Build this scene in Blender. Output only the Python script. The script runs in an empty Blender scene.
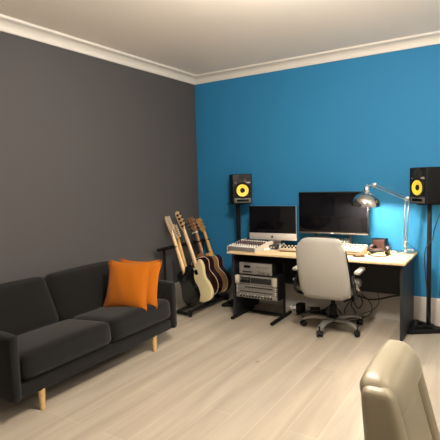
import bpy, bmesh, math, random
from mathutils import Vector, Matrix
random.seed(7)
SC = bpy.context.scene
COL = SC.collection
V = Vector
PI = math.pi

# ------------------------------------------------------------------ materials
def srgb(r, g, b):
    f = lambda c: (c/255/12.92) if c/255 <= .04045 else ((c/255+.055)/1.055)**2.4
    return (f(r), f(g), f(b), 1)

def new_mat(name, col, rough=.5, metal=0, spec=.5, bump=None, vary=None, coat=0, sheen=0):
    m = bpy.data.materials.new(name); m.use_nodes = True
    nt = m.node_tree; b = nt.nodes['Principled BSDF']
    b.inputs['Base Color'].default_value = col
    b.inputs['Roughness'].default_value = rough
    b.inputs['Metallic'].default_value = metal
    b.inputs['Specular IOR Level'].default_value = spec
    b.inputs['Coat Weight'].default_value = coat
    if sheen:
        b.inputs['Sheen Weight'].default_value = sheen
        b.inputs['Sheen Roughness'].default_value = .5
    tc = nt.nodes.new('ShaderNodeTexCoord')
    if vary:
        sc, amt = vary
        n = nt.nodes.new('ShaderNodeTexNoise'); n.inputs['Scale'].default_value = sc
        n.inputs['Detail'].default_value = 4
        nt.links.new(tc.outputs['Object'], n.inputs['Vector'])
        r = nt.nodes.new('ShaderNodeValToRGB')
        r.color_ramp.elements[0].position = .3; r.color_ramp.elements[1].position = .7
        r.color_ramp.elements[0].color = tuple(c*(1-amt) for c in col[:3])+(1,)
        r.color_ramp.elements[1].color = tuple(min(1, c*(1+amt)) for c in col[:3])+(1,)
        nt.links.new(n.outputs['Fac'], r.inputs['Fac'])
        nt.links.new(r.outputs['Color'], b.inputs['Base Color'])
    if bump:
        sc, st = bump
        n2 = nt.nodes.new('ShaderNodeTexNoise'); n2.inputs['Scale'].default_value = sc
        n2.inputs['Detail'].default_value = 3
        nt.links.new(tc.outputs['Object'], n2.inputs['Vector'])
        bp = nt.nodes.new('ShaderNodeBump'); bp.inputs['Strength'].default_value = st
        bp.inputs['Distance'].default_value = .004
        nt.links.new(n2.outputs['Fac'], bp.inputs['Height'])
        nt.links.new(bp.outputs['Normal'], b.inputs['Normal'])
    return m

def floor_mat():
    m = bpy.data.materials.new('pale_oak_planks'); m.use_nodes = True
    nt = m.node_tree; b = nt.nodes['Principled BSDF']
    tc = nt.nodes.new('ShaderNodeTexCoord')
    mp = nt.nodes.new('ShaderNodeMapping'); mp.inputs['Rotation'].default_value = (0, 0, PI/2)
    nt.links.new(tc.outputs['Object'], mp.inputs['Vector'])
    br = nt.nodes.new('ShaderNodeTexBrick')
    br.inputs['Scale'].default_value = 1; br.inputs['Brick Width'].default_value = 1.5
    br.inputs['Row Height'].default_value = .19; br.inputs['Mortar Size'].default_value = .003
    br.inputs['Mortar Smooth'].default_value = .3
    br.offset = .37; br.offset_frequency = 3
    br.inputs['Color1'].default_value = (.39, .35, .285, 1)
    br.inputs['Color2'].default_value = (.36, .315, .25, 1)
    br.inputs['Mortar'].default_value = (.44, .395, .325, 1)  # joints paler than the planks: bevel highlights painted into the colour
    nt.links.new(mp.outputs['Vector'], br.inputs['Vector'])
    mp2 = nt.nodes.new('ShaderNodeMapping'); mp2.inputs['Scale'].default_value = (5.5, .4, 1)
    nt.links.new(tc.outputs['Object'], mp2.inputs['Vector'])
    n = nt.nodes.new('ShaderNodeTexNoise'); n.inputs['Scale'].default_value = 1.6; n.inputs['Detail'].default_value = 5
    n.inputs['Distortion'].default_value = .7
    nt.links.new(mp2.outputs['Vector'], n.inputs['Vector'])
    r = nt.nodes.new('ShaderNodeValToRGB')
    r.color_ramp.elements[0].position = .32; r.color_ramp.elements[0].color = (.87, .85, .83, 1)
    r.color_ramp.elements[1].position = .68; r.color_ramp.elements[1].color = (1.13, 1.13, 1.13, 1)
    nt.links.new(n.outputs['Fac'], r.inputs['Fac'])
    mx = nt.nodes.new('ShaderNodeMix'); mx.data_type = 'RGBA'; mx.blend_type = 'MULTIPLY'
    mx.inputs[0].default_value = 1
    nt.links.new(br.outputs['Color'], mx.inputs[6]); nt.links.new(r.outputs['Color'], mx.inputs[7])
    # scattered knots
    mp3 = nt.nodes.new('ShaderNodeMapping'); mp3.inputs['Scale'].default_value = (2.6, 1.3, 1)
    nt.links.new(tc.outputs['Object'], mp3.inputs['Vector'])
    vo = nt.nodes.new('ShaderNodeTexVoronoi'); vo.inputs['Scale'].default_value = 1.0
    nt.links.new(mp3.outputs['Vector'], vo.inputs['Vector'])
    r3 = nt.nodes.new('ShaderNodeValToRGB')
    r3.color_ramp.elements[0].position = .0; r3.color_ramp.elements[0].color = (.62, .55, .48, 1)
    r3.color_ramp.elements[1].position = .05; r3.color_ramp.elements[1].color = (1, 1, 1, 1)
    nt.links.new(vo.outputs['Distance'], r3.inputs['Fac'])
    mx2 = nt.nodes.new('ShaderNodeMix'); mx2.data_type = 'RGBA'; mx2.blend_type = 'MULTIPLY'
    mx2.inputs[0].default_value = 1
    nt.links.new(mx.outputs[2], mx2.inputs[6]); nt.links.new(r3.outputs['Color'], mx2.inputs[7])
    nt.links.new(mx2.outputs[2], b.inputs['Base Color'])
    b.inputs['Roughness'].default_value = .42
    b.inputs['Specular IOR Level'].default_value = .3
    return m

M = {}
M['wall_grey'] = new_mat('grey_wall_paint', (.070, .0675, .069, 1), .75, spec=.25, bump=(60, .06))
M['wall_blue'] = new_mat('blue_wall_paint', (.019, .172, .355, 1), .7, spec=.25, bump=(60, .06))
M['wall_white'] = new_mat('white_wall_paint', (.80, .77, .72, 1), .7, spec=.25)
M['ceiling'] = new_mat('ceiling_paint', (.90, .84, .765, 1), .85, spec=.2)
M['cornice'] = new_mat('cornice_paint', (.64, .61, .56, 1), .6, spec=.3)
M['skirting'] = new_mat('skirting_paint', (.46, .435, .40, 1), .5, spec=.3)
M['floor'] = floor_mat()
M['sofa'] = new_mat('charcoal_woven_fabric', (.0062, .0060, .0061, 1), .95, spec=.15, bump=(420, .5), vary=(260, .35), sheen=.12)
M['orange'] = new_mat('orange_cotton', (.37, .10, .001, 1), .85, spec=.2, bump=(14, .5), sheen=.1)
M['leg_wood'] = new_mat('pale_beech', (.62, .40, .17, 1), .45, vary=(12, .12))
M['desk_top'] = new_mat('maple_laminate', (.62, .465, .27, 1), .5, spec=.25, vary=(5, .07))
M['desk_edge'] = new_mat('maple_edge_band', (.64, .47, .26, 1), .45)
M['charcoal'] = new_mat('charcoal_laminate', (.020, .021, .024, 1), .5, spec=.25)
M['black'] = new_mat('black_plastic', (.006, .006, .0065, 1), .5, spec=.22)
M['black_matte'] = new_mat('black_powder_coat', (.0045, .0045, .005, 1), .6, spec=.2)
M['black_gloss'] = new_mat('black_gloss', (.006, .006, .0065, 1), .15, spec=.35, coat=.15)
M['dark_grey'] = new_mat('dark_grey_plastic', (.018, .018, .019, 1), .5, spec=.25)
M['screen'] = new_mat('dark_screen_glass', (.003, .003, .004, 1), .07, spec=.22)
M['alu'] = new_mat('brushed_aluminium', (.66, .63, .60, 1), .42, metal=.55)
M['base_silver'] = new_mat('cast_silver_base', (.30, .29, .275, 1), .35, metal=.6)
M['chrome'] = new_mat('polished_chrome', (.58, .57, .55, 1), .14, metal=1)
M['lining'] = new_mat('white_enamel', (.85, .84, .80, 1), .5)
M['satin'] = new_mat('satin_nickel', (.60, .58, .55, 1), .28, metal=1)
M['chair'] = new_mat('white_vinyl', (.315, .302, .272, 1), .55, spec=.25, bump=(30, .08))
M['leather'] = new_mat('cream_leather', (.26, .228, .155, 1), .42, spec=.45, bump=(45, .12))
M['yellow'] = new_mat('yellow_cone', (.86, .62, .06, 1), .5)
M['white'] = new_mat('white_plastic', (.75, .72, .68, 1), .5)
M['mixer'] = new_mat('light_grey_console', (.17, .165, .16, 1), .5)
M['mixer_side'] = new_mat('pale_console_side', (.42, .38, .32, 1), .5)
M['knob_grey'] = new_mat('grey_knob', (.16, .16, .165, 1), .45)
M['port_grey'] = new_mat('port_grey', (.07, .07, .07, 1), .45)
M['knob_red'] = new_mat('red_knob', (.17, .05, .05, 1), .45)
M['beige'] = new_mat('beige_plastic', (.50, .42, .30, 1), .5)
M['slot'] = new_mat('brown_slot', (.12, .05, .025, 1), .5)
M['maroon'] = new_mat('maroon_plastic', (.05, .019, .016, 1), .4)
M['steel_face'] = new_mat('silver_faceplate', (.21, .20, .185, 1), .45, metal=.2)
M['steel_dark'] = new_mat('grey_faceplate', (.085, .08, .075, 1), .45, metal=.2)
M['cream_body'] = new_mat('cream_lacquer', (.82, .72, .42, 1), .2, coat=.4)
M['maple'] = new_mat('maple_neck', (.72, .50, .27, 1), .35, vary=(9, .1))
M['amber'] = new_mat('amber_maple', (.58, .33, .09, 1), .35, vary=(9, .12))
M['mahogany'] = new_mat('dark_mahogany', (.035, .009, .006, 1), .2, coat=.3, vary=(10, .3))
M['mahog_neck'] = new_mat('brown_neck', (.27, .13, .06, 1), .35, vary=(10, .15))
M['natural'] = new_mat('natural_rosewood', (.34, .20, .09, 1), .3, coat=.2, vary=(7, .25))
M['binding'] = new_mat('ivory_binding', (.78, .70, .55, 1), .4)
M['rosewood'] = new_mat('rosewood_board', (.04, .02, .012, 1), .5)
M['cable'] = new_mat('black_rubber', (.008, .008, .008, 1), .5)
M['white_cable'] = new_mat('white_rubber', (.65, .62, .58, 1), .5)

# ------------------------------------------------------------------ mesh builder
class MB:
    def __init__(s): s.bm = bmesh.new()
    def _xf(s, verts, mat):
        if mat is not None:
            for v in verts: v.co = mat @ v.co
    def box(s, c, size, bev=0, seg=2, rot=None):
        r = bmesh.ops.create_cube(s.bm, size=1)
        vs = r['verts']
        for v in vs: v.co = V((v.co.x*size[0], v.co.y*size[1], v.co.z*size[2]))
        if bev > 0:
            es = list({e for v in vs for e in v.link_edges})
            rr = bmesh.ops.bevel(s.bm, geom=es, offset=min(bev, .49*min(size)), segments=seg, affect='EDGES', profile=.5)
            vs = list({v for f in rr['faces'] for v in f.verts} | {v for v in vs if v.is_valid})
        m = Matrix.Translation(V(c))
        if rot is not None: m = m @ rot
        s._xf(vs, m); return s
    def rbox(s, c, size, r, n=10, puff=(0, 0, 0), rot=None, fn=None):
        """soft rounded box; puff = outward bulge of the faces of each axis"""
        h = V(size)/2; r = min(r, min(h)*.98)
        def coord(i, hh):
            # denser towards edges
            t = -1+2*i/n
            t = math.sin(t*PI/2)*.55+t*.45
            return t*hh
        verts = {}
        def vert(p):
            k = tuple(round(x, 6) for x in p)
            if k in verts: return verts[k]
            inner = V([max(-(h[i]-r), min(h[i]-r, p[i])) for i in range(3)])
            d = V(p)-inner
            q = inner + (d.normalized()*r if d.length > 1e-9 else V())
            for a in range(3):
                if puff[a]:
                    b, cc = [i for i in range(3) if i != a]
                    w = (1-(p[b]/h[b])**2)*(1-(p[cc]/h[cc])**2)
                    sg = q[a]/h[a]
                    q[a] += puff[a]*w*sg
            if fn: q = fn(q)
            m = Matrix.Translation(V(c))
            if rot is not None: m = m @ rot
            verts[k] = s.bm.verts.new(m @ q)
            return verts[k]
        for a in range(3):
            b, cc = (a+1) % 3, (a+2) % 3
            for sg in (-1, 1):
                for i in range(n):
                    for j in range(n):
                        q = []
                        for (di, dj) in ((0, 0), (1, 0), (1, 1), (0, 1)):
                            p = [0, 0, 0]; p[a] = sg*h[a]
                            p[b] = coord(i+di, h[b]); p[cc] = coord(j+dj, h[cc])
                            q.append(vert(p))
                        if sg < 0: q.reverse()
                        try: s.bm.faces.new(q)
                        except ValueError: pass
        return s
    def cyl(s, p0, p1, r0, r1=None, seg=16, caps=True):
        p0, p1 = V(p0), V(p1); r1 = r0 if r1 is None else r1
        d = p1-p0; q = V((0, 0, 1)).rotation_difference(d.normalized()).to_matrix().to_4x4()
        m = Matrix.Translation((p0+p1)/2) @ q
        bmesh.ops.create_cone(s.bm, cap_ends=caps, segments=seg, radius1=r0, radius2=r1, depth=d.length, matrix=m)
        return s
    def ball(s, c, r, scale=(1, 1, 1), u=16, v=10):
        m = Matrix.Translation(V(c)) @ Matrix.Diagonal((scale[0], scale[1], scale[2], 1))
        bmesh.ops.create_uvsphere(s.bm, u_segments=u, v_segments=v, radius=r, matrix=m); return s
    def lathe(s, prof, m=None, seg=32):
        """prof: list of (radius, z); revolved about z"""
        rings = []
        for (r, z) in prof:
            if r < 1e-6: rings.append([s.bm.verts.new(V((0, 0, z)))])
            else: rings.append([s.bm.verts.new(V((r*math.cos(2*PI*k/seg), r*math.sin(2*PI*k/seg), z))) for k in range(seg)])
        for a, b in zip(rings, rings[1:]):
            for k in range(seg):
                k2 = (k+1) % seg
                f = [a[k % len(a)], a[k2 % len(a)], b[k2 % len(b)], b[k % len(b)]]
                f = [x for i, x in enumerate(f) if x not in f[:i]]
                if len(f) > 2:
                    try: s.bm.faces.new(f)
                    except ValueError: pass
        s._xf([v for ring in rings for v in ring], m); return s
    def tube(s, pts, r, seg=8, smooth=6, closed=False, rr=None):
        P = [V(p) for p in pts]
        if smooth > 1 and len(P) > 2:
            Q = []
            n = len(P)
            rng = range(n if closed else n-1)
            for i in rng:
                if closed: p0, p1, p2, p3 = P[(i-1) % n], P[i], P[(i+1) % n], P[(i+2) % n]
                else: p0, p1, p2, p3 = P[max(i-1, 0)], P[i], P[i+1], P[min(i+2, n-1)]
                for k in range(smooth):
                    t = k/smooth
                    Q.append(.5*((2*p1)+(p2-p0)*t+(2*p0-5*p1+4*p2-p3)*t*t+(3*p1-p0-3*p2+p3)*t**3))
            if not closed: Q.append(P[-1])
            P = Q
        n = len(P); rings = []
        tang = []
        for i in range(n):
            a = P[(i-1) % n] if (closed or i > 0) else P[i]
            b = P[(i+1) % n] if (closed or i < n-1) else P[i]
            t = (b-a); tang.append(t.normalized() if t.length > 1e-9 else V((0, 0, 1)))
        nrm = tang[0].orthogonal().normalized()
        for i in range(n):
            if i > 0:
                q = tang[i-1].rotation_difference(tang[i]); nrm = (q @ nrm).normalized()
            bn = tang[i].cross(nrm).normalized()
            ra = rr(i/(n-1)) if rr else r
            rings.append([s.bm.verts.new(P[i]+ra*(nrm*math.cos(2*PI*k/seg)+bn*math.sin(2*PI*k/seg))) for k in range(seg)])
        for i in range(n if closed else n-1):
            a, b = rings[i], rings[(i+1) % n]
            for k in range(seg):
                s.bm.faces.new((a[k], a[(k+1) % seg], b[(k+1) % seg], b[k]))
        if not closed:
            s.bm.faces.new(list(reversed(rings[0]))); s.bm.faces.new(rings[-1])
        return s
    def prism(s, outline, y0, y1, bev=0, m=None, seg=2):
        """outline: (x,z) polygon extruded along y"""
        a = [s.bm.verts.new((x, y0, z)) for x, z in outline]
        b = [s.bm.verts.new((x, y1, z)) for x, z in outline]
        n = len(a)
        f0 = s.bm.faces.new(a); f1 = s.bm.faces.new(list(reversed(b)))
        fs = [f0, f1]
        for i in range(n):
            fs.append(s.bm.faces.new((a[(i+1) % n], a[i], b[i], b[(i+1) % n])))
        vs = a+b
        if bev > 0:
            es = list(f0.edges)+list(f1.edges)
            rr = bmesh.ops.bevel(s.bm, geom=es, offset=bev, segments=seg, affect='EDGES', profile=.5)
            vs = list({v for f in rr['faces'] for v in f.verts} | {v for v in vs if v.is_valid})
        s._xf(vs, m); return s
    def build(s, name, mat, parent=None, smooth=True, sharp=35, loc=None, rot=None):
        bm = s.bm
        bmesh.ops.recalc_face_normals(bm, faces=bm.faces)
        me = bpy.data.meshes.new(name); bm.to_mesh(me); bm.free()
        if smooth:
            me.polygons.foreach_set('use_smooth', [True]*len(me.polygons))
            try: me.set_sharp_from_angle(angle=math.radians(sharp))
            except Exception: pass
        o = bpy.data.objects.new(name, me); COL.objects.link(o)
        me.materials.append(M[mat] if isinstance(mat, str) else mat)
        if parent is not None: o.parent = parent
        if loc is not None: o.location = loc
        if rot is not None: o.rotation_euler = rot
        return o

def tag(o, label, cat, group=None):
    o['label'] = label; o['category'] = cat
    if group: o['group'] = group
    return o
def thing(name, label, cat, loc=(0, 0, 0), rot=(0, 0, 0), group=None):
    o = bpy.data.objects.new(name, None); COL.objects.link(o)
    o.empty_display_size = .1
    o.location = loc; o.rotation_euler = rot
    return tag(o, label, cat, group)
def part_label(o, l): o['label'] = l; return o
def struct(o): o['kind'] = 'structure'; return o
def dup_tree(o, parent=None):
    c = o.copy(); COL.objects.link(c)
    if parent is not None: c.parent = parent
    for ch in list(o.children): dup_tree(ch, c)
    return c
def child_copy(o, loc):
    c = o.copy(); COL.objects.link(c); c.parent = o.parent; c.location = loc; return c
def RX(a): return Matrix.Rotation(a, 4, 'X')
def RY(a): return Matrix.Rotation(a, 4, 'Y')
def RZ(a): return Matrix.Rotation(a, 4, 'Z')
def spline(pts, k=6):
    out = []; n = len(pts)
    for i in range(n):
        p0, p1, p2, p3 = [V((*pts[(i+j) % n], 0)) for j in (-1, 0, 1, 2)]
        for q in range(k):
            t = q/k
            r = .5*((2*p1)+(p2-p0)*t+(2*p0-5*p1+4*p2-p3)*t*t+(3*p1-p0-3*p2+p3)*t**3)
            out.append((r.x, r.y))
    return out

# ------------------------------------------------------------------ room
RXW, RYF, H = 5.2, -6.6, 2.79
struct(MB().box((RXW/2, RYF/2, -.05), (RXW+.2, -RYF+.2, .1)).build('floor', 'floor', smooth=False))
struct(MB().box((RXW/2, RYF/2, H+.05), (RXW+.2, -RYF+.2, .1)).build('ceiling', 'ceiling', smooth=False))
struct(MB().box((-.05, RYF/2, H/2), (.1, -RYF+.2, H)).build('wall_left', 'wall_grey', smooth=False))
struct(MB().box((RXW/2, .05, H/2), (RXW, .1, H)).build('wall_back', 'wall_blue', smooth=False))
struct(MB().box((RXW+.05, RYF/2, H/2), (.1, -RYF+.2, H)).build('wall_right', 'wall_white', smooth=False))
struct(MB().box((RXW/2, RYF-.05, H/2), (RXW, .1, H)).build('wall_front', 'wall_white', smooth=False))
# coved cornice: profile (distance from wall, z)
prof = [(0, 2.695), (.012, 2.695), (.016, 2.705)]
for k in range(7):
    a = k/6*PI/2
    prof.append((.016+.062*(1-math.cos(a)), 2.705+.062*math.sin(a)))
prof += [(.082, 2.768), (.090, 2.774), (.094, 2.79), (0, 2.79)]
mb = MB(); mb.prism([(d, z) for d, z in prof], RYF, 0); struct(mb.build('trim_1', 'cornice'))
mb = MB(); mb.prism([(d, z) for d, z in prof], 0, RXW, m=Matrix(((0, 1, 0, 0), (-1, 0, 0, 0), (0, 0, 1, 0), (0, 0, 0, 1))))
struct(mb.build('trim_2', 'cornice'))
# tall painted skirting
sk = [(0, 0), (.02, 0), (.02, .225), (.016, .235), (.016, .245), (.008, .266), (0, .27)]
mb = MB(); mb.prism(sk, 0, RXW, m=Matrix(((0, 1, 0, 0), (-1, 0, 0, 0), (0, 0, 1, 0), (0, 0, 0, 1))))
struct(mb.build('baseboard_back', 'skirting'))
mb = MB(); mb.prism(sk, RYF, -.02); struct(mb.build('baseboard_left', 'skirting'))

# ------------------------------------------------------------------ sofa
sofa = thing('sofa', 'charcoal fabric two-seat sofa with slim arms and pale wooden legs against the grey wall', 'sofa', (0, -2.395, 0))
YH = .838
MB().rbox((.425, 0, .185), (.71, 1.56, .10), .02, 6).build('base_frame', 'sofa', sofa)
for s in (-1, 1):
    MB().rbox((.415, s*(YH-.037), .357), (.78, .08, .44), .034, 8).build('arm', 'sofa', sofa)
MB().rbox((.065, 0, .37), (.08, 1.54, .40), .03, 8).build('back_frame', 'sofa', sofa)
for s in (-1, 1):
    MB().rbox((.555, s*.378+.012, .325), (.51, .748-s*.02, .18), .05, 12, puff=(.0, .0, .016), rot=RY(math.radians(-5))).build('seat_cushion', 'sofa', sofa)
    MB().rbox((.18, s*.378-.03, .545), (.14, .75+s*.06, .43), .06, 12, puff=(.022, 0, .010), rot=RY(math.radians(-26))).build('back_cushion', 'sofa', sofa)
for (x, y) in ((.755, -.60), (.755, .55), (.12, -.60), (.12, .55)):
    MB().cyl((x, y, .175), (x, y, 0), .025, .017, 18).build('leg', 'leg_wood', sofa)


# orange cushions, both leaning at the far end of the sofa
def pillow(name, label, loc, yaw, tilt, size, roll=0):
    def fn(q):
        u, w = q.x/(size/2), q.z/(size/2)
        k = 1-.075*(1-u*u)*0
        # pinch the edges inwards between the corners
        q.x *= 1-.085*(1-w*w)
        q.z *= 1-.085*(1-u*u)
        t = max(0., (1-abs(u)**2.2))*max(0., (1-abs(w)**2.2))
        q.y = q.y*(.12+.95*t**.6)
        q.y += .004*math.sin(9*u+3*w)*t
        return q
    o = thing(name, label, 'cushion', loc, (tilt, roll, yaw), 'orange cushions on the sofa')
    MB().rbox((0, 0, size/2-.02), (size, .135, size), .045, 16, fn=fn).build('cover', 'orange', o)
    pts = []
    h = size/2
    for (a, b) in ((-1, -1), (1, -1), (1, 1), (-1, 1)):
        for t in (0, .25, .5, .75):
            if b == -1 and a == -1: u, w = -1+2*t, -1
            elif b == -1: u, w = 1, -1+2*t
            elif a == 1: u, w = 1-2*t, 1
            else: u, w = -1, 1-2*t
            x, z = u*h*.985, w*h*.985
            x *= 1-.085*(1-w*w); z *= 1-.085*(1-u*u)
            pts.append((x, 0, z+h-.02))
    MB().tube(pts, .004, 6, 3, closed=True).build('seam', 'orange', o)
    return o
pillow('throw_cushion', 'orange square cushion in front of the other one on the dark sofa', (.59, -2.02, .418), math.radians(12), math.radians(-18), .425)
pillow('throw_cushion', 'orange square cushion mostly hidden behind the front one', (.60, -1.895, .412), math.radians(13), math.radians(-18), .425)

# ------------------------------------------------------------------ guitar rack
rack = thing('guitar_rack', 'black metal multi guitar rack standing in the corner by the grey wall', 'guitar rack', (0, 0, 0))
mb = MB()
for x in (.30, .44): mb.cyl((x, -.90, .055), (x, -.08, .055), .018, None, 12)
mb.build('padded_rail', 'black_matte', rack)
for y in (-.865, -.10):
    mb = MB(); mb.box((.28, y, .03), (.36, .03, .03), .008); mb.cyl((.44, y, .0), (.44, y, .03), .018, None, 12); mb.cyl((.12, y, .0), (.12, y, .03), .018, None, 12)
    mb.build('foot', 'black_matte', rack)
    MB().cyl((.105, y, .03), (.105, y, .75), .018, None, 12).build('upright', 'black_matte', rack)
MB().cyl((.105, -.97, .735), (.105, -.05, .735), .021, None, 12).build('top_rail', 'black_matte', rack)
for y in (-.92, -.77, -.65, -.50, -.30, -.10):
    MB().cyl((.105, y, .735), (.215, y, .755), .011, .009, 10).build('divider_peg', 'black_matte', rack)

STRAT = [(0, .0), (.085, .004), (.142, .045), (.158, .115), (.142, .185), (.117, .24), (.122, .30), (.148, .36), (.143, .42), (.117, .452), (.09, .435), (.06, .395),
         (.032, .375), (-.032, .375), (-.058, .385), (-.095, .405), (-.125, .39), (-.136, .35), (-.117, .30), (-.11, .24), (-.135, .185), (-.158, .115), (-.142, .045), (-.085, .004)]
def acoustic_outline(s=1.0):
    half = [(0, 0), (.09, .006), (.155, .05), (.188, .13), (.172, .215), (.132, .285), (.122, .33), (.138, .39), (.138, .435), (.105, .475), (.05, .488)]
    return [(x*s, z*s) for x, z in half] + [(-x*s, z*s) for x, z in reversed(half[1:])]
HEAD_SIX = [(.021, 0), (.028, .03), (.044, .05), (.05, .09), (.046, .14), (.036, .175), (.014, .19), (-.006, .18), (-.018, .14), (-.022, .06), (-.021, 0)]
HEAD_BASS = [(.023, 0), (.032, .03), (.052, .06), (.06, .11), (.056, .17), (.046, .215), (.018, .235), (-.008, .225), (-.024, .17), (-.028, .07), (-.023, 0)]
HEAD_AC = [(.022, 0), (.034, .03), (.038, .10), (.040, .165), (.020, .175), (0, .17), (-.020, .175), (-.040, .165), (-.038, .10), (-.034, .03), (-.022, 0)]

def guitar(name, label, cat, loc, tilt, yaw, kind, L, body_mat, neck_mat, side_mat=None):
    g = thing(name, label, cat, loc, (0, -tilt, yaw), 'guitars in the rack')
    if kind == 'acoustic':
        S = L/1.02
        ol = spline(acoustic_outline(S), 4)
        body = MB(); body.prism(ol, -.048, .048, .004); body.build('body', body_mat, g)
        e = MB(); e.tube([(x*1.004, -.047, z*1.002) for x, z in ol], .0035, 6, 1, closed=True); part_label(e.build('binding', 'binding', g), 'pale ivory edge binding')
        sb = MB(); o2 = [(x*1.006, z*1.003) for x, z in ol]
        # side band between the bindings
        n = len(o2)
        a = [sb.bm.verts.new((x, -.042, z)) for x, z in o2]; b = [sb.bm.verts.new((x, .042, z)) for x, z in o2]
        for i in range(n): sb.bm.faces.new((a[i], a[(i+1) % n], b[(i+1) % n], b[i]))
        part_label(sb.build('side_band', side_mat or body_mat, g), 'dark side of the body')
        jz, hz = .485*S, L-.178
        heel = MB(); heel.prism([(-.026, jz-.02), (.026, jz-.02), (.024, jz+.05), (-.024, jz+.05)], -.045, .04, .006); heel.build('heel', neck_mat, g)
        hol, ntun = HEAD_AC, 3
        ny = .045
    else:
        S = .5/.452*(.86 if kind == 'six' else .96)
        ol = spline([(x*S*.76, z*S) for x, z in STRAT], 4)
        MB().prism(ol, -.022, .022, .008, seg=3).build('body', body_mat, g)
        jz = .375*S; ny = .022
        hz = L-(.19 if kind == 'six' else .235)
        pl = MB(); pl.box((0, -.0235, jz-.045), (.048, .003, .06), .001); pl.build('neck_plate', 'black_gloss', g)
        hol, ntun = (HEAD_SIX, 6) if kind == 'six' else (HEAD_BASS, 4)
    # neck: D section tapering to the nut
    nb = MB(); rings = []
    z0 = jz-.03
    for k in range(9):
        t = k/8; z = z0+(hz-z0)*t; w = .029-.007*t; d = .024-.004*t
        if kind == 'bass': w *= 1.08
        rings.append([nb.bm.verts.new((w*math.cos(a), ny-.004+(-d*math.sin(a)), z)) for a in [PI*i/8 for i in range(9)]])
    for a, b in zip(rings, rings[1:]):
        for i in range(8): nb.bm.faces.new((a[i], a[i+1], b[i+1], b[i]))
        nb.bm.faces.new((a[8], a[0], b[0], b[8]))
    nb.bm.faces.new(rings[0]); nb.bm.faces.new(list(reversed(rings[-1])))
    nb.build('neck', neck_mat, g)
    fb = MB(); fb.prism([(-.029, z0), (.029, z0), (.022, hz), (-.022, hz)], ny-.004, ny+.003, 0); fb.build('fretboard', 'rosewood', g)
    hm = Matrix.Translation((0, ny-.012, hz)) @ RX(math.radians(8 if kind != 'acoustic' else 12))
    MB().prism(spline(hol, 3), -.007, .007, .002, m=hm).build('headstock', neck_mat, g)
    for k in range(ntun):
        if kind == 'acoustic':
            for sd in (-1, 1):
                z = .045+.045*k
                t = MB(); t.cyl((sd*.028, -.007, z), (sd*.028, -.018, z), .008, None, 10); t.cyl((sd*.03, -.013, z), (sd*.058, -.013, z), .003, None, 8)
                t.ball((sd*.062, -.013, z), .009, (1, .6, 1.1), 10, 6)
                t._xf(t.bm.verts, hm); t.build('tuner', 'satin', g)
        else:
            z = (.035+.025*k) if kind == 'six' else (.045+.047*k)
            r = .0085 if kind == 'six' else .014
            x = .022+(.0 if kind == 'six' else .004)
            t = MB(); t.cyl((x-.008, -.007, z), (x-.008, -.02, z), r, None, 12); t.cyl((x, -.014, z), (-.034 if 0 else .068, -.014, z+.004), .003, None, 8)
            t.ball((.072, -.014, z+.004), .010 if kind == 'six' else .014, (1, .5, 1.1), 10, 6)
            t._xf(t.bm.verts, hm); t.build('tuner', 'white' if kind == 'six' else 'dark_grey', g)
    if kind != 'acoustic':
        MB().box((0, .026, .11*S), (.075, .008, .05), .002).build('bridge', 'satin', g)
    return g
D = math.radians
guitar('electric_guitar', 'black electric guitar with pale maple neck, nearest the sofa in the rack', 'guitar', (.44, -.80, .115), D(21), D(-6), 'six', 1.05, 'black_gloss', 'maple')
guitar('electric_guitar', 'black electric guitar with amber neck, just left of the cream bass', 'guitar', (.375, -.705, .112), D(17.5), D(-6), 'six', .925, 'black_gloss', 'amber')
guitar('bass_guitar', 'cream bass guitar with long maple neck and big headstock in the rack', 'guitar', (.465, -.565, .105), D(22.6), D(-6), 'bass', 1.11, 'cream_body', 'maple')
guitar('acoustic_guitar', 'dark mahogany acoustic guitar with pale binding, just behind the cream bass', 'guitar', (.375, -.335, .11), D(17.5), D(-4), 'acoustic', .985, 'mahogany', 'mahog_neck', 'mahogany')
guitar('acoustic_guitar', 'natural brown acoustic guitar, rearmost in the rack beside the blue wall', 'guitar', (.405, -.15, .11), D(20.5), D(-4), 'acoustic', .97, 'natural', 'amber', 'mahogany')
cp = MB(); cp.box((0, 0, 0), (.07, .012, .014), .003); cp.box((.033, .012, 0), (.01, .03, .014), .003)
tag(cp.build('guitar_capo', 'white', loc=(.142, -.32, .86), rot=(0, D(-17.5), 0)), 'small pale clamp across the neck of the dark acoustic guitar', 'capo')

# ------------------------------------------------------------------ desk
DX0, DX1, DY0, DY1, DZ = .82, 2.628, -.69, -.012, .722
desk = thing('desk', 'long desk with maple top and charcoal side panels along the blue wall', 'desk', ((DX0+DX1)/2, -.35, 0))
L = (DX0+DX1)/2
MB().box((0, 0, DZ-.0125), (DX1-DX0, DY1-DY0, .025), .007, 3).build('desktop', 'desk_top', desk)
for s in (-1, 1):
    MB().box((s*((DX1-DX0)/2-.04), .01, (DZ-.025)/2), (.025, .575, DZ-.026), .002, 1).build('side_panel', 'charcoal', desk)
MB().box((0, .27, .492), (DX1-DX0-.107, .018, .41), .001, 1).build('modesty_panel', 'charcoal', desk)

# ------------------------------------------------------------------ rack stand with gear
RY0 = -.625
st = thing('equipment_stand', 'black equipment stand on floor bars under the left end of the desk', 'stand', (1.143, -.5, 0))
for x in (-.232, .232):
    MB().box((x, -.02, .022), (.035, .50, .03), .010).build('foot_bar', 'black_matte', st)
    m = MB(); m.tube([(x, .06, .035), (x, .06, .25), (x, .05, .60)], .014, 8, 1); m.box((x, -.03, .355), (.022, .14, .27), .003); m.build('side_post', 'black_matte', st)
MB().cyl((-.232, .05, .03), (.232, .05, .03), .013, None, 10).build('cross_bar', 'black_matte', st)
MB().box((0, .0, .475), (.45, .18, .008), .002).build('shelf', 'black_matte', st)
MB().box((0, .02, .212), (.45, .16, .008), .002).build('shelf', 'black_matte', st)

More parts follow.
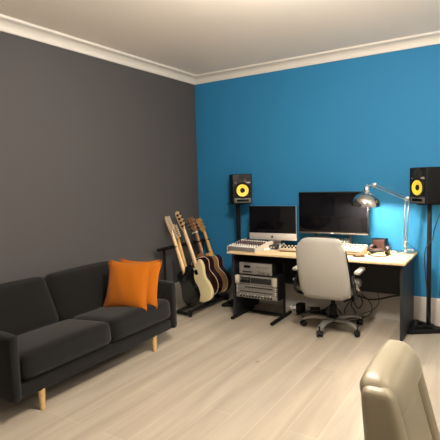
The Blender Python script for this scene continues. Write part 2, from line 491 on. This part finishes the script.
def knobs(parent, name, pts, y, r, d, mat, base):
    """identical round knobs sticking out towards -y"""
    k0 = None
    for (x, z) in pts:
        if k0 is None:
            k0 = MB().cyl((0, 0, 0), (0, -d, 0), r, r*.85, 12).build(name, mat, parent, loc=(x, y, z))
        else:
            child_copy(k0, (x, y, z))
# tape deck on the top shelf
td = thing('tape_deck', 'silver tape deck on top of the equipment stand under the desk', 'tape deck', (1.135, -.52, .48))
MB().box((0, 0, .065), (.385, .20, .128), .004).build('case', 'black', td)
MB().box((0, -.112, .066), (.385, .006, .122), .002).build('front_panel', 'steel_face', td)
MB().box((-.095, -.117, .086), (.075, .006, .028), .002).build('display', 'screen', td)
MB().box((-.095, -.1165, .03), (.11, .005, .014), .001).build('button_row', 'dark_grey', td)
knobs(td, 'knob', [(.055, .03), (.105, .03), (.155, .03)], -.115, .013, .018, 'satin', 0)
MB().box((.09, -.1165, .088), (.17, .004, .012), .001).build('meter_strip', 'knob_grey', td)
# rack units
def rack_unit(label, z, h, loc_y, seedk, ears=False, wide=.485):
    o = thing('rack_unit', label, 'audio unit', (1.143, loc_y, z), (0, 0, 0), 'rack units in the equipment stand')
    MB().box((0, .12, h/2), (.425, .18, h-.006), .002).build('case', 'black', o)
    MB().box((0, .022, h/2), (wide, .012, h-.002), .004).build('front_panel', 'steel_face', o)
    return o
r1 = rack_unit('silver rack unit with pale rounded ears, topmost in the stand', .372, .098, -.66, 1)
for s in (-1, 1): part_label(MB().rbox((s*.222, .012, .049), (.05, .026, .096), .012, 5).build('handle_ear', 'mixer_side', r1), 'pale rounded end piece')
MB().box((.06, .014, .05), (.24, .004, .062), .002).build('dark_grille', 'dark_grey', r1)
MB().box((-.125, .014, .05), (.12, .004, .062), .002).build('control_strip', 'black', r1)
knobs(r1, 'knob', [(-.165, .06), (-.13, .06), (-.095, .06)], .013, .014, .016, 'satin', 0)
r2 = rack_unit('plain silver rack unit just under the one with rounded ears', .322, .046, -.66, 2)
MB().box((.03, .0145, .024), (.33, .003, .012), .001).build('dark_strip', 'black', r2)
knobs(r2, 'screw', [(-.225, .033), (-.225, .013), (.225, .033), (.225, .013)], .015, .006, .003, 'white', 0)
r3 = rack_unit('silver rack unit, third from the top in the stand', .274, .046, -.66, 3)
MB().box((0, .0145, .024), (.38, .003, .010), .001).build('dark_strip', 'black', r3)
knobs(r3, 'screw', [(-.225, .033), (-.225, .013), (.225, .033), (.225, .013)], .015, .006, .003, 'white', 0)
r4 = rack_unit('silver rack unit with a row of dark knobs, lowest in the stand', .226, .046, -.66, 4)
knobs(r4, 'knob', [(-.18+.036*k, .022) for k in range(11)], .015, .010, .014, 'black', 0)
knobs(r4, 'button', [(-.19+.09*k, .038) for k in range(5)], .015, .005, .004, 'white', 0)

# ------------------------------------------------------------------ speakers and stands
def text_mesh(txt, size, name, mat, parent, loc, rot):
    cu = bpy.data.curves.new('lettering', 'FONT'); cu.body = txt; cu.size = size; cu.extrude = .0004
    cu.align_x = 'CENTER'; cu.align_y = 'CENTER'
    t = bpy.data.objects.new('lettering_source', cu); COL.objects.link(t)
    bpy.context.view_layer.update()
    me = bpy.data.meshes.new_from_object(t.evaluated_get(bpy.context.evaluated_depsgraph_get()))
    bpy.data.objects.remove(t); me.name = name
    me.materials.clear(); me.materials.append(M[mat])
    o = bpy.data.objects.new(name, me); COL.objects.link(o); o.parent = parent; o.location = loc; o.rotation_euler = rot
    return o
def make_speaker(label, loc, yaw):
    W, Hh, Dp = .226, .335, .27
    s = thing('studio_monitor', label, 'speaker', loc, (0, 0, yaw), 'studio monitors on stands')
    MB().box((0, 0, Hh/2), (W, Dp, Hh), .012, 3).build('cabinet', 'black_matte', s)
    MB().box((0, -Dp/2-.004, Hh/2), (W-.004, .016, Hh-.004), .007, 3).build('front_baffle', 'black', s)
    yf = -Dp/2-.012
    mW = Matrix.Translation((0, yf, .150)) @ RX(PI/2)
    MB().lathe([(.094, 0), (.094, .006), (.088, .010), (.082, .008), (.081, .0)], mW, 40).build('woofer_ring', 'black', s)
    MB().lathe([(.082, .006), (.075, .011), (.067, .007)], mW, 40).build('woofer_surround', 'black_gloss', s)
    c = MB().lathe([(.069, .008), (.050, .005), (.028, .002)], mW, 40); part_label(c.build('woofer_cone', 'yellow', s), 'bright yellow speaker cone')
    MB().lathe([(.026, .003), (.020, .007), (.010, .011), (0, .012)], mW, 24).build('dust_cap', 'black', s)
    mT = Matrix.Translation((0, yf, .277)) @ RX(PI/2)
    MB().lathe([(.052, 0), (.050, .006), (.040, .004), (.022, .001), (.014, .0005)], mT, 32).build('tweeter_horn', 'dark_grey', s)
    MB().ball((0, yf, .277), .014, (1, .6, 1), 16, 10).build('tweeter_dome', 'black_gloss', s)
    pr = MB(); pr.box((0, yf-.001, .036), (.19, .006, .052), .004); part_label(pr.build('port_panel', 'port_grey', s), 'grey lower panel')
    MB().box((0, yf-.0045, .036), (.135, .004, .026), .0018).build('port_slot', 'screen', s)
    text_mesh('KRK', .026, 'logo', 'white', s, (.068, yf-.0015, .236), (PI/2, 0, 0))
    MB().box((-.075, yf-.001, .236), (.022, .002, .006), .0005).build('badge', 'steel_face', s)
    return s
make_speaker('black studio monitor with yellow cone on the left stand, beside the computer', (.735, -.195, 1.215), D(38))
make_speaker('black studio monitor with yellow cone on the right stand, beside the desk lamp', (2.765, -.205, 1.215), D(-42))
def make_stand(label, loc, yaw, w):
    s = thing('speaker_stand', label, 'speaker stand', loc, (0, 0, yaw), 'speaker stands')
    MB().box((0, 0, .62), (.038, .038, 1.17), .006).build('pole', 'black_matte', s)
    MB().box((0, 0, 1.208), (.20, .20, .008), .003).build('top_plate', 'black_matte', s)
    m = MB(); m.box((0, -.13, .02), (2*w, .05, .035), .006)
    for sg in (-1, 1):
        a, b = V((sg*(w-.03), -.12, .02)), V((0, .13, .02))
        d = b-a; m.box((a+b)/2, (d.length, .045, .035), .006, rot=RZ(math.atan2(d.y, d.x)))
    m.box((0, .0, .02), (.05, .26, .034), .004)
    m.build('base', 'black_matte', s)
    MB().box((0, 0, .05), (.09, .09, .02), .004).build('collar', 'black_matte', s)
    return s
make_stand('black steel speaker stand standing left of the desk', (.70, -.205, 0), D(-90), .185)
make_stand('black steel speaker stand standing right of the desk', (2.757, -.212, 0), D(-90), .195)
def cable(label, pts, r=.004, mat='cable', name='cable', sm=8, group=None):
    o = MB().tube(pts, r, 8, sm).build(name, mat); return tag(o, label, 'cable', group)
cable('black speaker cable hanging from the right monitor to its stand', [(2.87, -.10, 1.26), (2.85, -.06, 1.17), (2.81, -.10, 1.04), (2.79, -.17, .95), (2.785, -.245, .88), (2.735, -.25, .80), (2.722, -.245, .70), (2.73, -.247, .56), (2.745, -.245, .40), (2.75, -.247, .20), (2.79, -.25, .07)], .0045)
cable('thin black lead hanging behind the right speaker stand', [(2.90, -.10, 1.26), (2.885, -.05, 1.10), (2.86, -.04, .9), (2.85, -.04, .6), (2.83, -.05, .3)], .003)
cable('thin black cable hanging from the left monitor behind the computer', [(.80, -.07, 1.26), (.83, -.03, 1.15), (.88, -.03, 1.0), (.93, -.06, .85), (.96, -.08, .735)], .003)
cable('thin black lead hanging beside the left stand pole', [(.66, -.10, 1.26), (.655, -.08, 1.15), (.67, -.09, 1.0), (.675, -.12, .8), (.68, -.15, .5)], .003)

# ------------------------------------------------------------------ computer screens
pc = thing('computer', 'silver all-in-one desktop computer with dark screen on the left of the desk', 'computer', (1.168, -.27, DZ), (0, 0, D(3)))
MB().box((0, .012, .276), (.555, .026, .378), .006, 3).build('housing', 'alu', pc)
MB().box((0, -.002, .314), (.553, .006, .302), .002).build('screen', 'screen', pc)
MB().box((0, -.003, .125), (.555, .008, .074), .002).build('chin', 'alu', pc)
apple = []
for k in range(28):
    a = 2*PI*k/28
    r = .0125*(1-.10*max(0, math.sin(a))**3-.06*max(0, -math.sin(a))**6)
    x, z = r*math.cos(a), r*1.05*math.sin(a)
    if (x-.0155)**2+(z-.002)**2 < .0065**2: x = .0155-math.sqrt(max(0, .0065**2-(z-.002)**2))
    apple.append((x, z))
ap = MB(); ap.prism(apple, -.0085, -.0065, m=Matrix.Translation((0, 0, .123))); lf = [(0, .0135), (.001, .018), (.006, .0205), (.005, .016)]
ap.prism(lf, -.0085, -.0065, m=Matrix.Translation((0, 0, .123))); ap.build('emblem', 'black', pc)
m = MB(); m.prism([(-.085, 0), (.085, 0), (.085, .006), (-.085, .006)], -.06, .13, .002); m.box((0, .075, .13), (.15, .008, .26), .003, rot=RX(D(-9))); m.build('stand', 'alu', pc)

mon = thing('monitor', 'large black widescreen monitor with slim bezel standing in the middle of the desk', 'monitor', (1.848, -.27, DZ))
MB().box((0, .018, .397), (.73, .034, .434), .006, 2).build('housing', 'black', mon)
MB().box((0, -.0005, .401), (.712, .004, .408), .001).build('screen', 'screen', mon)
bz = MB(); bz.box((0, -.001, .186), (.73, .006, .014), .002); part_label(bz.build('lower_bezel', 'steel_dark', mon), 'silver lower bezel strip')
MB().box((0, -.005, .186), (.03, .003, .006), .001).build('badge', 'white', mon)
for x in (-.185, .185):
    m = MB(); m.box((x, .018, .172), (.05, .03, .016), .004)
    m.tube([(x, .018, .175), (x, .0, .09), (x, -.05, .008)], .007, 8, 4); m.tube([(x, .018, .175), (x, .06, .09), (x, .12, .008)], .007, 8, 4)
    m.build('foot', 'black', mon)

# ------------------------------------------------------------------ mixing desk
mx = thing('mixing_console', 'light grey mixing console full of knobs and faders at the left end of the desk', 'mixer', (.992, -.47, DZ), (0, 0, D(-9)))
side = [(-.165, .004), (.165, .004), (.165, .082), (.10, .082), (-.165, .040)]
RM = Matrix(((0, 1, 0, 0), (1, 0, 0, 0), (0, 0, 1, 0), (0, 0, 0, 1)))
MB().prism(side, -.185, .185, .003, m=RM).build('body', 'mixer', mx)
for s in (-1, 1):
    a = MB(); a.prism([(-.168, 0), (.168, 0), (.168, .090), (.10, .090), (-.168, .046)], s*.186-.006, s*.186+.006, .002, m=RM)
    part_label(a.build('side_cheek', 'mixer_side', mx), 'pale end cheek')
slope = math.atan2(.042, .265)
def on_top(x, v):
    return (x, -.165+v*math.cos(slope), .040+v*math.sin(slope))
f0 = k0 = None
for i in range(12):
    x = -.165+i*.03
    p = on_top(x, .025)
    if f0 is None:
        f0 = MB().box((0, 0, .007), (.012, .022, .014), .002).build('fader', 'white', mx, loc=p, rot=(slope, 0, 0))
    else: child_copy(f0, p)
    for j in range(6):
        p = on_top(x, .075+j*.033)
        mt = ('white', 'knob_grey', 'black', 'knob_red', 'black', 'white')[j]
        if i == 0:
            kk = MB().cyl((0, 0, 0), (0, 0, .014), .009, .007, 10).build('knob', mt, mx, loc=p, rot=(slope, 0, 0))
            mx['k%d' % j] = 0
            if j == 0: KN = []
            KN.append(kk)
        else: child_copy(KN[j], p)
for j in range(6):
    del mx['k%d' % j]
MB().box((0, .135, .084), (.35, .05, .006), .002).build('patch_strip', 'dark_grey', mx)

# ------------------------------------------------------------------ small things between mixer and chair
ai = thing('audio_interface', 'small dark audio box on the desk in front of the silver computer', 'audio box', (1.215, -.36, DZ), (0, 0, D(6)))
MB().box((0, 0, .026), (.115, .10, .046), .005).build('case', 'dark_grey', ai)
MB().box((0, -.052, .026), (.105, .004, .036), .001).build('front_panel', 'steel_dark', ai)
knobs(ai, 'knob', [(-.03, .027), (.0, .027), (.03, .027)], -.053, .009, .014, 'satin', 0)
ms = thing('computer_mouse', 'white computer mouse on the desk before the dark audio box', 'mouse', (1.20, -.485, DZ), (0, 0, D(20)))
def mfn(q):
    q.z *= 1-.35*(q.y/.055)**2
    return q
MB().rbox((0, 0, .014), (.058, .108, .028), .013, 8, fn=mfn).build('shell', 'white', ms)
MB().box((0, -.02, .0265), (.004, .018, .003), .001).build('wheel', 'knob_grey', ms)
sb = thing('desktop_synthesizer', 'small pale desktop unit with knobs beside the white chair back', 'synthesizer', (1.44, -.42, DZ), (0, 0, D(4)))
MB().prism([(-.07, .014), (.07, .014), (.07, .05), (-.07, .030)], -.10, .10, .003, m=RM).build('case', 'beige', sb)
MB().box((0, 0, .007), (.19, .13, .014), .002).build('base', 'slot', sb)
k = None
for i in range(5):
    for j in range(2):
        p = (-.075+.037*i, -.03+.055*j, .036+.008*j)
        if k is None: k = MB().cyl((0, 0, 0), (0, 0, .016), .009, .007, 10).build('knob', 'black', sb, loc=p)
        else: child_copy(k, p)
cable('white cable curling over the desk before the silver computer', [(1.26, -.33, DZ+.006), (1.30, -.30, DZ+.05), (1.335, -.33, DZ+.06), (1.345, -.38, DZ+.03), (1.31, -.42, DZ+.006), (1.24, -.45, DZ+.006), (1.215, -.43, DZ+.02)], .004, 'white_cable')
cable('dark cable looping behind the small audio box', [(1.17, -.31, DZ+.03), (1.20, -.25, DZ+.05), (1.27, -.22, DZ+.06), (1.33, -.24, DZ+.04), (1.40, -.30, DZ+.006), (1.46, -.33, DZ+.01)], .004)

# ------------------------------------------------------------------ beige machines under the monitor
s1 = thing('synthesizer', 'long beige synthesizer behind the white chair under the large monitor', 'synthesizer', (1.848, -.195, DZ))
MB().prism([(-.07, 0), (.07, 0), (.07, .118), (-.07, .075)], -.155, .155, .004, m=RM).build('case', 'beige', s1)
k = None
for i in range(8):
    for j in range(2):
        p = (-.13+.037*i, -.035+.06*j, .086+.0185*j)
        if k is None: k = MB().cyl((0, 0, 0), (0, 0, .016), .010, .008, 10).build('knob', 'mixer', s1, loc=p, rot=(D(17), 0, 0))
        else: child_copy(k, p)
s2 = thing('drum_machine', 'beige drum machine with rows of buttons right of the white chair back', 'drum machine', (2.025, -.375, DZ), (0, 0, D(-4)))
MB().prism([(-.105, .0), (.105, .0), (.105, .085), (.06, .085), (-.105, .052)], -.178, .178, .004, m=RM).build('case', 'beige', s2)
MB().box((.03, -.1055, .036), (.28, .004, .006), .001).build('slot', 'slot', s2)
MB().box((.03, -.1055, .014), (.33, .004, .007), .001).build('slot', 'slot', s2)
k = kb = None
for i in range(10):
    x = -.153+.034*i
    p = (x, -.075, .060)
    if kb is None: kb = MB().box((0, 0, .004), (.024, .022, .010), .002).build('button', 'white', s2, loc=p, rot=(D(11), 0, 0))
    else: child_copy(kb, p)
    for j in range(2):
        p = (x, -.03+.05*j, .068+.0115*j)
        if k is None: k = MB().cyl((0, 0, 0), (0, 0, .018), .009, .007, 10).build('knob', 'mixer', s2, loc=p, rot=(D(11), 0, 0))
        else: child_copy(k, p)

# ------------------------------------------------------------------ headphones, box, cable coil
hp = thing('headphones', 'dark red and silver headphones lying on the desk under the lamp', 'headphones', (2.325, -.275, DZ), (0, 0, D(172)))
for s in (-1, 1):
    cm = Matrix.Translation((s*.075, 0, .046)) @ RZ(D(-s*20)) @ RY(PI/2*s)
    MB().lathe([(0, .022), (.030, .022), (.040, .014), (.043, 0), (.040, -.008), (0, -.008)], cm, 24).build('ear_cup', 'maroon', hp)
    MB().lathe([(.018, -.008), (.040, -.008), (.045, -.016), (.040, -.026), (.022, -.024)], cm, 24).build('ear_pad', 'black', hp)
    part_label(MB().lathe([(0, .026), (.022, .026), (.024, .021), (0, .020)], cm, 20).build('cap', 'satin', hp), 'silver round cap')
m = MB(); m.tube([(-.088, 0, .05), (-.095, .05, .055), (-.07, .12, .05), (0, .15, .045), (.07, .12, .05), (.095, .05, .055), (.088, 0, .05)], .008, 8, 5)
m.build('headband', 'dark_grey', hp)
m = MB(); m.tube([(-.06, .105, .06), (0, .135, .056), (.06, .105, .06)], .013, 8, 5); m.build('headband_pad', 'maroon', hp)
bx = thing('small_speaker', 'small brown and black box standing on the desk behind the headphones', 'box', (2.283, -.085, DZ), (0, 0, D(-6)))
MB().box((0, 0, .066), (.135, .09, .126), .006).build('case', 'black', bx)
MB().box((0, -.047, .066), (.115, .006, .105), .002).build('front_grille', 'maroon', bx)
MB().box((0, 0, .003), (.10, .07, .006), .001).build('foot', 'black', bx)
coil = []
for k in range(44):
    a = k/11*2*PI
    coil.append((2.185+.055*math.cos(a)*(1+.05*math.sin(k*1.7)), -.515+.045*math.sin(a)*(1+.06*math.cos(k*2.1)), DZ+.005+.0009*k/4))
cable('dark coiled cable lying on the desk front of the headphones', coil, .004, name='coiled_cable', sm=3)
tang = [(2.24, -.40, DZ+.006), (2.27, -.43, DZ+.02), (2.33, -.44, DZ+.035), (2.38, -.40, DZ+.02), (2.37, -.34, DZ+.03), (2.32, -.32, DZ+.05), (2.27, -.36, DZ+.04), (2.25, -.41, DZ+.02), (2.30, -.46, DZ+.008), (2.38, -.45, DZ+.006), (2.42, -.36, DZ+.006)]
cable('black headphone lead tangled around the dark red headphones', tang, .004)

wb = thing('plug_adapter', 'small white plug box at the back right corner of the desk', 'adapter', (2.56, -.045, DZ), (0, 0, D(10)))
MB().rbox((0, 0, .014), (.07, .045, .028), .008, 5).build('case', 'white', wb)
MB().box((0, -.023, .014), (.03, .003, .012), .001).build('socket', 'steel_dark', wb)

# ------------------------------------------------------------------ desk lamp
lamp = thing('desk_lamp', 'chrome balanced-arm desk lamp with dome shade, lit, at right end of desk', 'lamp', (2.53, -.10, DZ))
MB().lathe([(0, 0), (.085, 0), (.088, .006), (.080, .014), (.03, .02), (.014, .026), (.012, .075), (0, .075)], None, 36).build('base', 'satin', lamp)
J0 = V((-.004, -.01, .085)); J1 = V((.018, -.035, .53)); J2 = V((-.235, -.275, .672)); J3 = V((-.302, -.325, .655))
MB().box(J0, (.03, .022, .05), .005).build('lower_joint', 'satin', lamp)
m = MB()
off = V((.014, .006, 0))
for s in (-1, 1): m.cyl(J0+off*s, J1+off*s, .006, None, 8)
m.build('lower_arm', 'satin', lamp)
MB().tube([J0.lerp(J1, t)+V((.02*math.cos(t*150)*.35, .02*math.sin(t*150)*.35, 0))*1.0 for t in [.08+.3*i/90 for i in range(91)]], .0018, 5, 1).build('spring', 'chrome', lamp)
m = MB(); m.box(J1, (.045, .03, .04), .006); m.cyl(J1+V((0, -.025, 0)), J1+V((0, .025, 0)), .012, None, 12); m.build('elbow', 'satin', lamp)
m = MB(); offz = V((0, 0, .014))
for s in (-1, 1): m.cyl(J1+offz*s, J2+offz*s, .0055, None, 8)
m.build('upper_arm', 'satin', lamp)
m = MB(); m.box(J2, (.04, .03, .045), .006); m.tube([J2, J2.lerp(J3, .5)+V((0, 0, .012)), J3], .006, 8, 4); m.build('shade_bracket', 'satin', lamp)
SH = V((-.302, -.325, .482))     # centre of the rim
shm = Matrix.Translation(SH) @ RY(D(4)) @ RX(D(2))
out = [(.132, .0), (.133, .010), (.128, .040), (.112, .075), (.086, .103), (.050, .122), (.028, .128)]
inn = [(r-.003, z-.002) for r, z in reversed(out[1:])]+[(.129, .0)]
MB().lathe(out, shm, 48).build('shade', 'chrome', lamp)
lin = MB().lathe([(0, .124)]+inn+[(.132, .0)], shm, 48); part_label(lin.build('lining', 'lining', lamp), 'white inside of the shade')
MB().lathe([(0, .118), (.028, .118), (.030, .135), (.026, .14), (.024, .178), (.018, .186), (.006, .19), (.005, .205), (0, .206)], shm, 24).build('lamp_holder', 'satin', lamp)
bulbm = bpy.data.materials.new('glowing_bulb'); bulbm.use_nodes = True
bb = bulbm.node_tree.nodes['Principled BSDF']; bb.inputs['Base Color'].default_value = (1, .9, .75, 1)
bb.inputs['Emission Color'].default_value = (1, .78, .5, 1); bb.inputs['Emission Strength'].default_value = 6
bu = MB(); bu.ball(SH+V((0, 0, .062)), .022, (1, 1, 1.1)); part_label(bu.build('bulb', bulbm, lamp), 'glowing warm bulb')
cable('thin black lamp cord falling from the elbow to the desk corner', [(2.515, -.09, .86), (2.55, -.06, .80), (2.60, -.05, .76), (2.618, -.03, DZ+.006), (2.56, -.03, DZ+.005)], .003)

# ------------------------------------------------------------------ swivel chairs
def star_base(parent, arm_mat, ang0, R=.30, zc=.10):
    for k in range(5):
        a = ang0+k*2*PI/5
        m = MB(); c, s = math.cos(a), math.sin(a)
        n = 9; rings = []
        for i in range(n):
            t = i/(n-1); r = .03+(R-.03)*t
            z = zc+.03*math.sin(t*PI*.75)-.035*t*t
            w = .034-.008*t; h = .022-.006*t
            rings.append([m.bm.verts.new((c*r-s*w*x, s*r+c*w*x, z+h*y)) for x, y in ((-1, -.6), (1, -.6), (1, .2), (.55, .8), (-.55, .8), (-1, .2))])
        for p, q in zip(rings, rings[1:]):
            for i in range(6): m.bm.faces.new((p[i], p[(i+1) % 6], q[(i+1) % 6], q[i]))
        m.bm.faces.new(rings[0]); m.bm.faces.new(list(reversed(rings[-1])))
        arm = m.build('base_arm', arm_mat, parent)
        w = MB(); cx, cy = c*(R-.005), s*(R-.005)
        da = a+.7
        px, py = -math.sin(da), math.cos(da)
        for sg in (-1, 1):
            w.cyl((cx+px*sg*.008, cy+py*sg*.008, .029), (cx+px*sg*.028, cy+py*sg*.028, .029), .029, .027, 18)
        w.build('caster_wheel', 'black_gloss', arm)
        hd = MB(); hd.ball((cx, cy, .037), .030, (1, 1, .9), 14, 8); hd.cyl((cx, cy, .05), (cx, cy, .10), .010, None, 10)
        hd.build('caster_hood', 'black', arm)
    MB().lathe([(0, .07), (.045, .07), (.05, .09), (.046, .13), (.034, .14), (.034, .24), (.022, .245), (.020, .38), (0, .38)], None, 28).build('gas_column', 'black', parent)

oc = thing('office_chair', 'white padded swivel office chair with silver star base pulled up to the desk', 'chair', (1.945, -.555, 0), (0, 0, D(3)))
star_base(oc, 'base_silver', D(191-3), .30, .095)
MB().box((0, -.02, .385), (.22, .26, .03), .006).build('seat_mechanism', 'black', oc)
MB().rbox((.01, -.05, .445), (.47, .47, .09), .04, 10, puff=(0, 0, .012)).build('seat', 'chair', oc)
BW, BH, BT = .462, .565, .075
def backfn(q):
    # gentle wrap forward at the sides, lean and lumbar curve, rounder at top
    u = q.x/(BW/2); w = q.z/(BH/2)
    q.y += .022*u*u
    q.x *= 1-.06*max(0, w+.2)**1.5+.01*max(0, -w)
    q.x -= .018*w
    q.y += -.055*w+.02*w*w
    cr = .115 if q.z > 0 else .085
    # round the outline corners
    ax, az = abs(q.x), abs(q.z)
    hx, hz = BW/2-cr, BH/2-cr
    if ax > hx and az > hz:
        d = V((ax-hx, az-hz)); k = max(d.x, d.y)
        if d.length > 1e-6:
            d = d.normalized()*k
            q.x = math.copysign(hx+d.x, q.x); q.z = math.copysign(hz+d.y, q.z)
    # gently arched top edge
    if w > 0: q.z += .012*(1-u*u)*w
    return q
back = MB().rbox((0, 0, 0), (BW, BT, BH), .034, 16, puff=(0, .012, 0), fn=backfn).build('backrest', 'chair', oc, loc=(.012, -.415, .665))
edge = MB()
pts = []
for k in range(40):
    a = 2*PI*k/40
    x, z = math.cos(a), math.sin(a)
    sq = (abs(x)**4+abs(z)**4)**-.25
    pts.append(backfn(V((x*sq*(BW/2+.001), .026, z*sq*(BH/2+.001)))))
edge.tube(pts, .009, 6, 2, closed=True)
part_label(edge.build('edge_trim', 'black', back), 'black trim line round the rim')
MB().box((0, -.165, .405), (.09, .32, .03), .008).build('back_bracket', 'black', oc)
for s in (-1, 1):
    m = MB()
    ax = .012
    m.tube([(s*.245, -.26, .62), (s*.27, -.30, .54), (s*.275, -.27, .46), (s*.25, -.14, .40), (s*.16, -.04, .39)], .016, 8, 6)
    m.tube([(s*.245, -.26, .60), (s*.27, -.22, .63), (s*.285, -.10, .635)], .014, 8, 5)
    ar = m.build('armrest', 'black_gloss', oc, loc=(ax, -.065, -.014))
    MB().rbox((s*.285, -.13, .648), (.058, .26, .034), .016, 7).build('arm_pad', 'chair', ar)
    b = MB(); b.tube([(s*.283, -.27, .56), (s*.29, -.22, .50), (s*.282, -.15, .475)], .017, 8, 5)
    part_label(b.build('chrome_bracket', 'chrome', ar), 'chrome bracket')

# foreground chair: seen from the end of its backrest, facing the right-hand side
fc = thing('armchair', 'cream leather high-back chair with rolled headrest alone on the foreground floor', 'chair', (3.40, -3.40, 0), (0, 0, D(-90)))
# local: +y points towards the front of the chair (world +x); local x = -world y
star_base(fc, 'base_silver', D(20), .30, .095)
MB().box((0, -.02, .36), (.22, .26, .03), .006).build('seat_mechanism', 'black', fc)
MB().rbox((0, .0, .45), (.50, .50, .13), .055, 10, puff=(0, 0, .02)).build('seat', 'leather', fc)
def rear_y(z): return -.345-.04*min(1, max(0, (z-.42)/.54))
def front_y(z): return -.155-.150*min(1, max(0, (z-.42)/.54))**.9
def fcmap(z0, z1, depth, inset=0., tuck=0.):
    """maps a soft box (depth along y) onto the tapering side profile of the backrest"""
    def fn(q):
        z = q.z+(z0+z1)/2
        t = (q.y+depth/2)/depth
        q.y = rear_y(z)+tuck+(front_y(z)-inset-rear_y(z)-tuck)*t
        q.z = z
        return q
    return fn
MB().rbox((0, 0, 0), (.31, .12, .53), .045, 12, fn=fcmap(.40, .93, .12, .012, .004)).build('back_panel', 'leather', fc)
for sx, zt in ((.183, .918), (-.168, .90)):
    MB().rbox((sx, 0, 0), (.075, .12, zt-.40), .034, 12, fn=fcmap(.40, zt, .12)).build('side_bolster', 'leather', fc)
def rollfn(q):
    z = q.z+.872
    t = (q.y+.07)/.14
    q.y = -.384+.104*t-.02*(q.z/.06)
    q.z = z+.006*math.cos(q.x*9)
    return q
MB().rbox((.005, 0, 0), (.395, .14, .125), .052, 14, puff=(0, .006, .006), fn=rollfn).build('headrest', 'leather', fc)
for s in (-1, 1):
    m = MB(); m.tube([(s*.27, -.20, .45), (s*.29, -.20, .62), (s*.29, -.02, .64), (s*.29, .14, .60), (s*.27, .14, .42)], .018, 8, 5)
    m.tube([(s*.27, .14, .42), (s*.1, .1, .37)], .014, 8, 1); m.tube([(s*.27, -.20, .45), (s*.1, -.1, .37)], .014, 8, 1)
    ar = m.build('armrest', 'black', fc)

# ------------------------------------------------------------------ cables and boxes under the desk
cable('black cable drooping along the wall to the right desk panel', [(2.57, -.075, .30), (2.42, -.11, .275), (2.30, -.12, .235), (2.18, -.12, .215), (2.08, -.12, .235), (2.0, -.12, .20), (1.92, -.13, .16)], .009)
cable('black cable hanging in a wide loop under the desk', [(2.10, -.11, .26), (2.18, -.12, .20), (2.215, -.13, .12), (2.18, -.14, .05), (2.08, -.15, .012), (1.98, -.16, .02), (1.93, -.15, .06), (1.97, -.13, .15), (2.05, -.12, .22)], .005)
cable('thin black cable hanging nearest the right desk panel', [(2.26, -.10, .29), (2.275, -.09, .22), (2.26, -.09, .16), (2.21, -.10, .10), (2.10, -.12, .05)], .0035)
cable('black cable bundle hanging beside the chair arm', [(2.06, -.11, .29), (2.03, -.14, .20), (2.08, -.16, .12), (2.12, -.14, .18), (2.07, -.12, .25), (2.0, -.13, .14), (2.05, -.16, .06), (1.95, -.2, .010)], .006)
cable('black power cable snaking on the floor below the desk', [(1.35, -.16, .008), (1.5, -.10, .008), (1.62, -.17, .008), (1.78, -.09, .008), (1.95, -.20, .008), (2.05, -.12, .008), (2.13, -.20, .008), (1.98, -.26, .008), (1.8, -.2, .008)], .008)
cable('black cable curving over the floor behind the chair base', [(1.45, -.30, .008), (1.56, -.22, .03), (1.70, -.20, .06), (1.80, -.14, .10), (1.88, -.13, .05), (1.94, -.20, .008), (2.05, -.26, .008)], .007)
pb = thing('power_board', 'white power board on the floor by the skirting under the desk', 'power board', (1.42, -.085, 0), (0, 0, D(2)))
MB().box((0, 0, .02), (.26, .055, .036), .006).build('case', 'white', pb)
for k in range(4):
    MB().box((-.09+.06*k, 0, .039), (.035, .035, .003), .001).build('socket', 'steel_dark', pb)
for (n, l, x, y, a, sx, sy, sz) in (
        ('power_adapter', 'black power adapter on the floor right of the power board', 1.60, -.13, 20, .11, .07, .06),
        ('power_adapter', 'black power adapter standing upright beside the equipment stand', 1.46, -.20, -15, .07, .09, .11),
        ('power_adapter', 'black flat adapter on the floor behind the chair base', 1.75, -.12, 35, .15, .09, .045)):
    o = thing(n, l, 'adapter', (x, y, 0), (0, 0, D(a)), 'adapters under the desk')
    MB().box((0, 0, sz/2), (sx, sy, sz), .008).build('case', 'black', o)
    MB().box((0, -sy/2-.001, sz*.5), (sx*.6, .003, sz*.5), .001).build('rating_plate', 'dark_grey', o)

# ------------------------------------------------------------------ lights
def point(name, loc, e, col, r):
    l = bpy.data.lights.new(name, 'POINT'); l.energy = e; l.color = col; l.shadow_soft_size = r
    o = bpy.data.objects.new(name, l); COL.objects.link(o); o.location = loc; return o
point('ceiling_lamp', (2.45, -2.62, 2.57), 89, (1, .905, .80), .09)
point('second_ceiling_lamp', (4.2, -2.3, 2.55), 25, (1, .905, .80), .16)
bl = V((2.53, -.10, DZ))+SH+V((0, 0, .014))
point('desk_lamp_light', bl, 16, (1, .87, .70), .022)
w = bpy.data.worlds.new('room_air'); SC.world = w; w.use_nodes = True
w.node_tree.nodes['Background'].inputs[0].default_value = (0.9, .75, .6, 1)
w.node_tree.nodes['Background'].inputs[1].default_value = .02

# ------------------------------------------------------------------ camera
F, YAW, PITCH, ROLL = 453.54, -.5619, .0882, -.0309
f = V((math.sin(YAW)*math.cos(PITCH), math.cos(YAW)*math.cos(PITCH), -math.sin(PITCH)))
r = V((math.cos(YAW), -math.sin(YAW), 0)); u = r.cross(f)
r2 = r*math.cos(ROLL)+u*math.sin(ROLL); u2 = -r*math.sin(ROLL)+u*math.cos(ROLL)
cam = bpy.data.cameras.new('camera'); co = bpy.data.objects.new('camera', cam); COL.objects.link(co)
mw = Matrix((r2, u2, -f)).transposed().to_4x4(); mw.translation = V((3.346, -4.8115, 1.4916))
co.matrix_world = mw
cam.sensor_width = 36; cam.lens = 36*F/440; cam.clip_start = .02
SC.camera = co
vs = SC.view_settings
vs.view_transform = 'Standard'; vs.look = 'None'; vs.gamma = 1; vs.use_curve_mapping = False; vs.exposure = 1.15
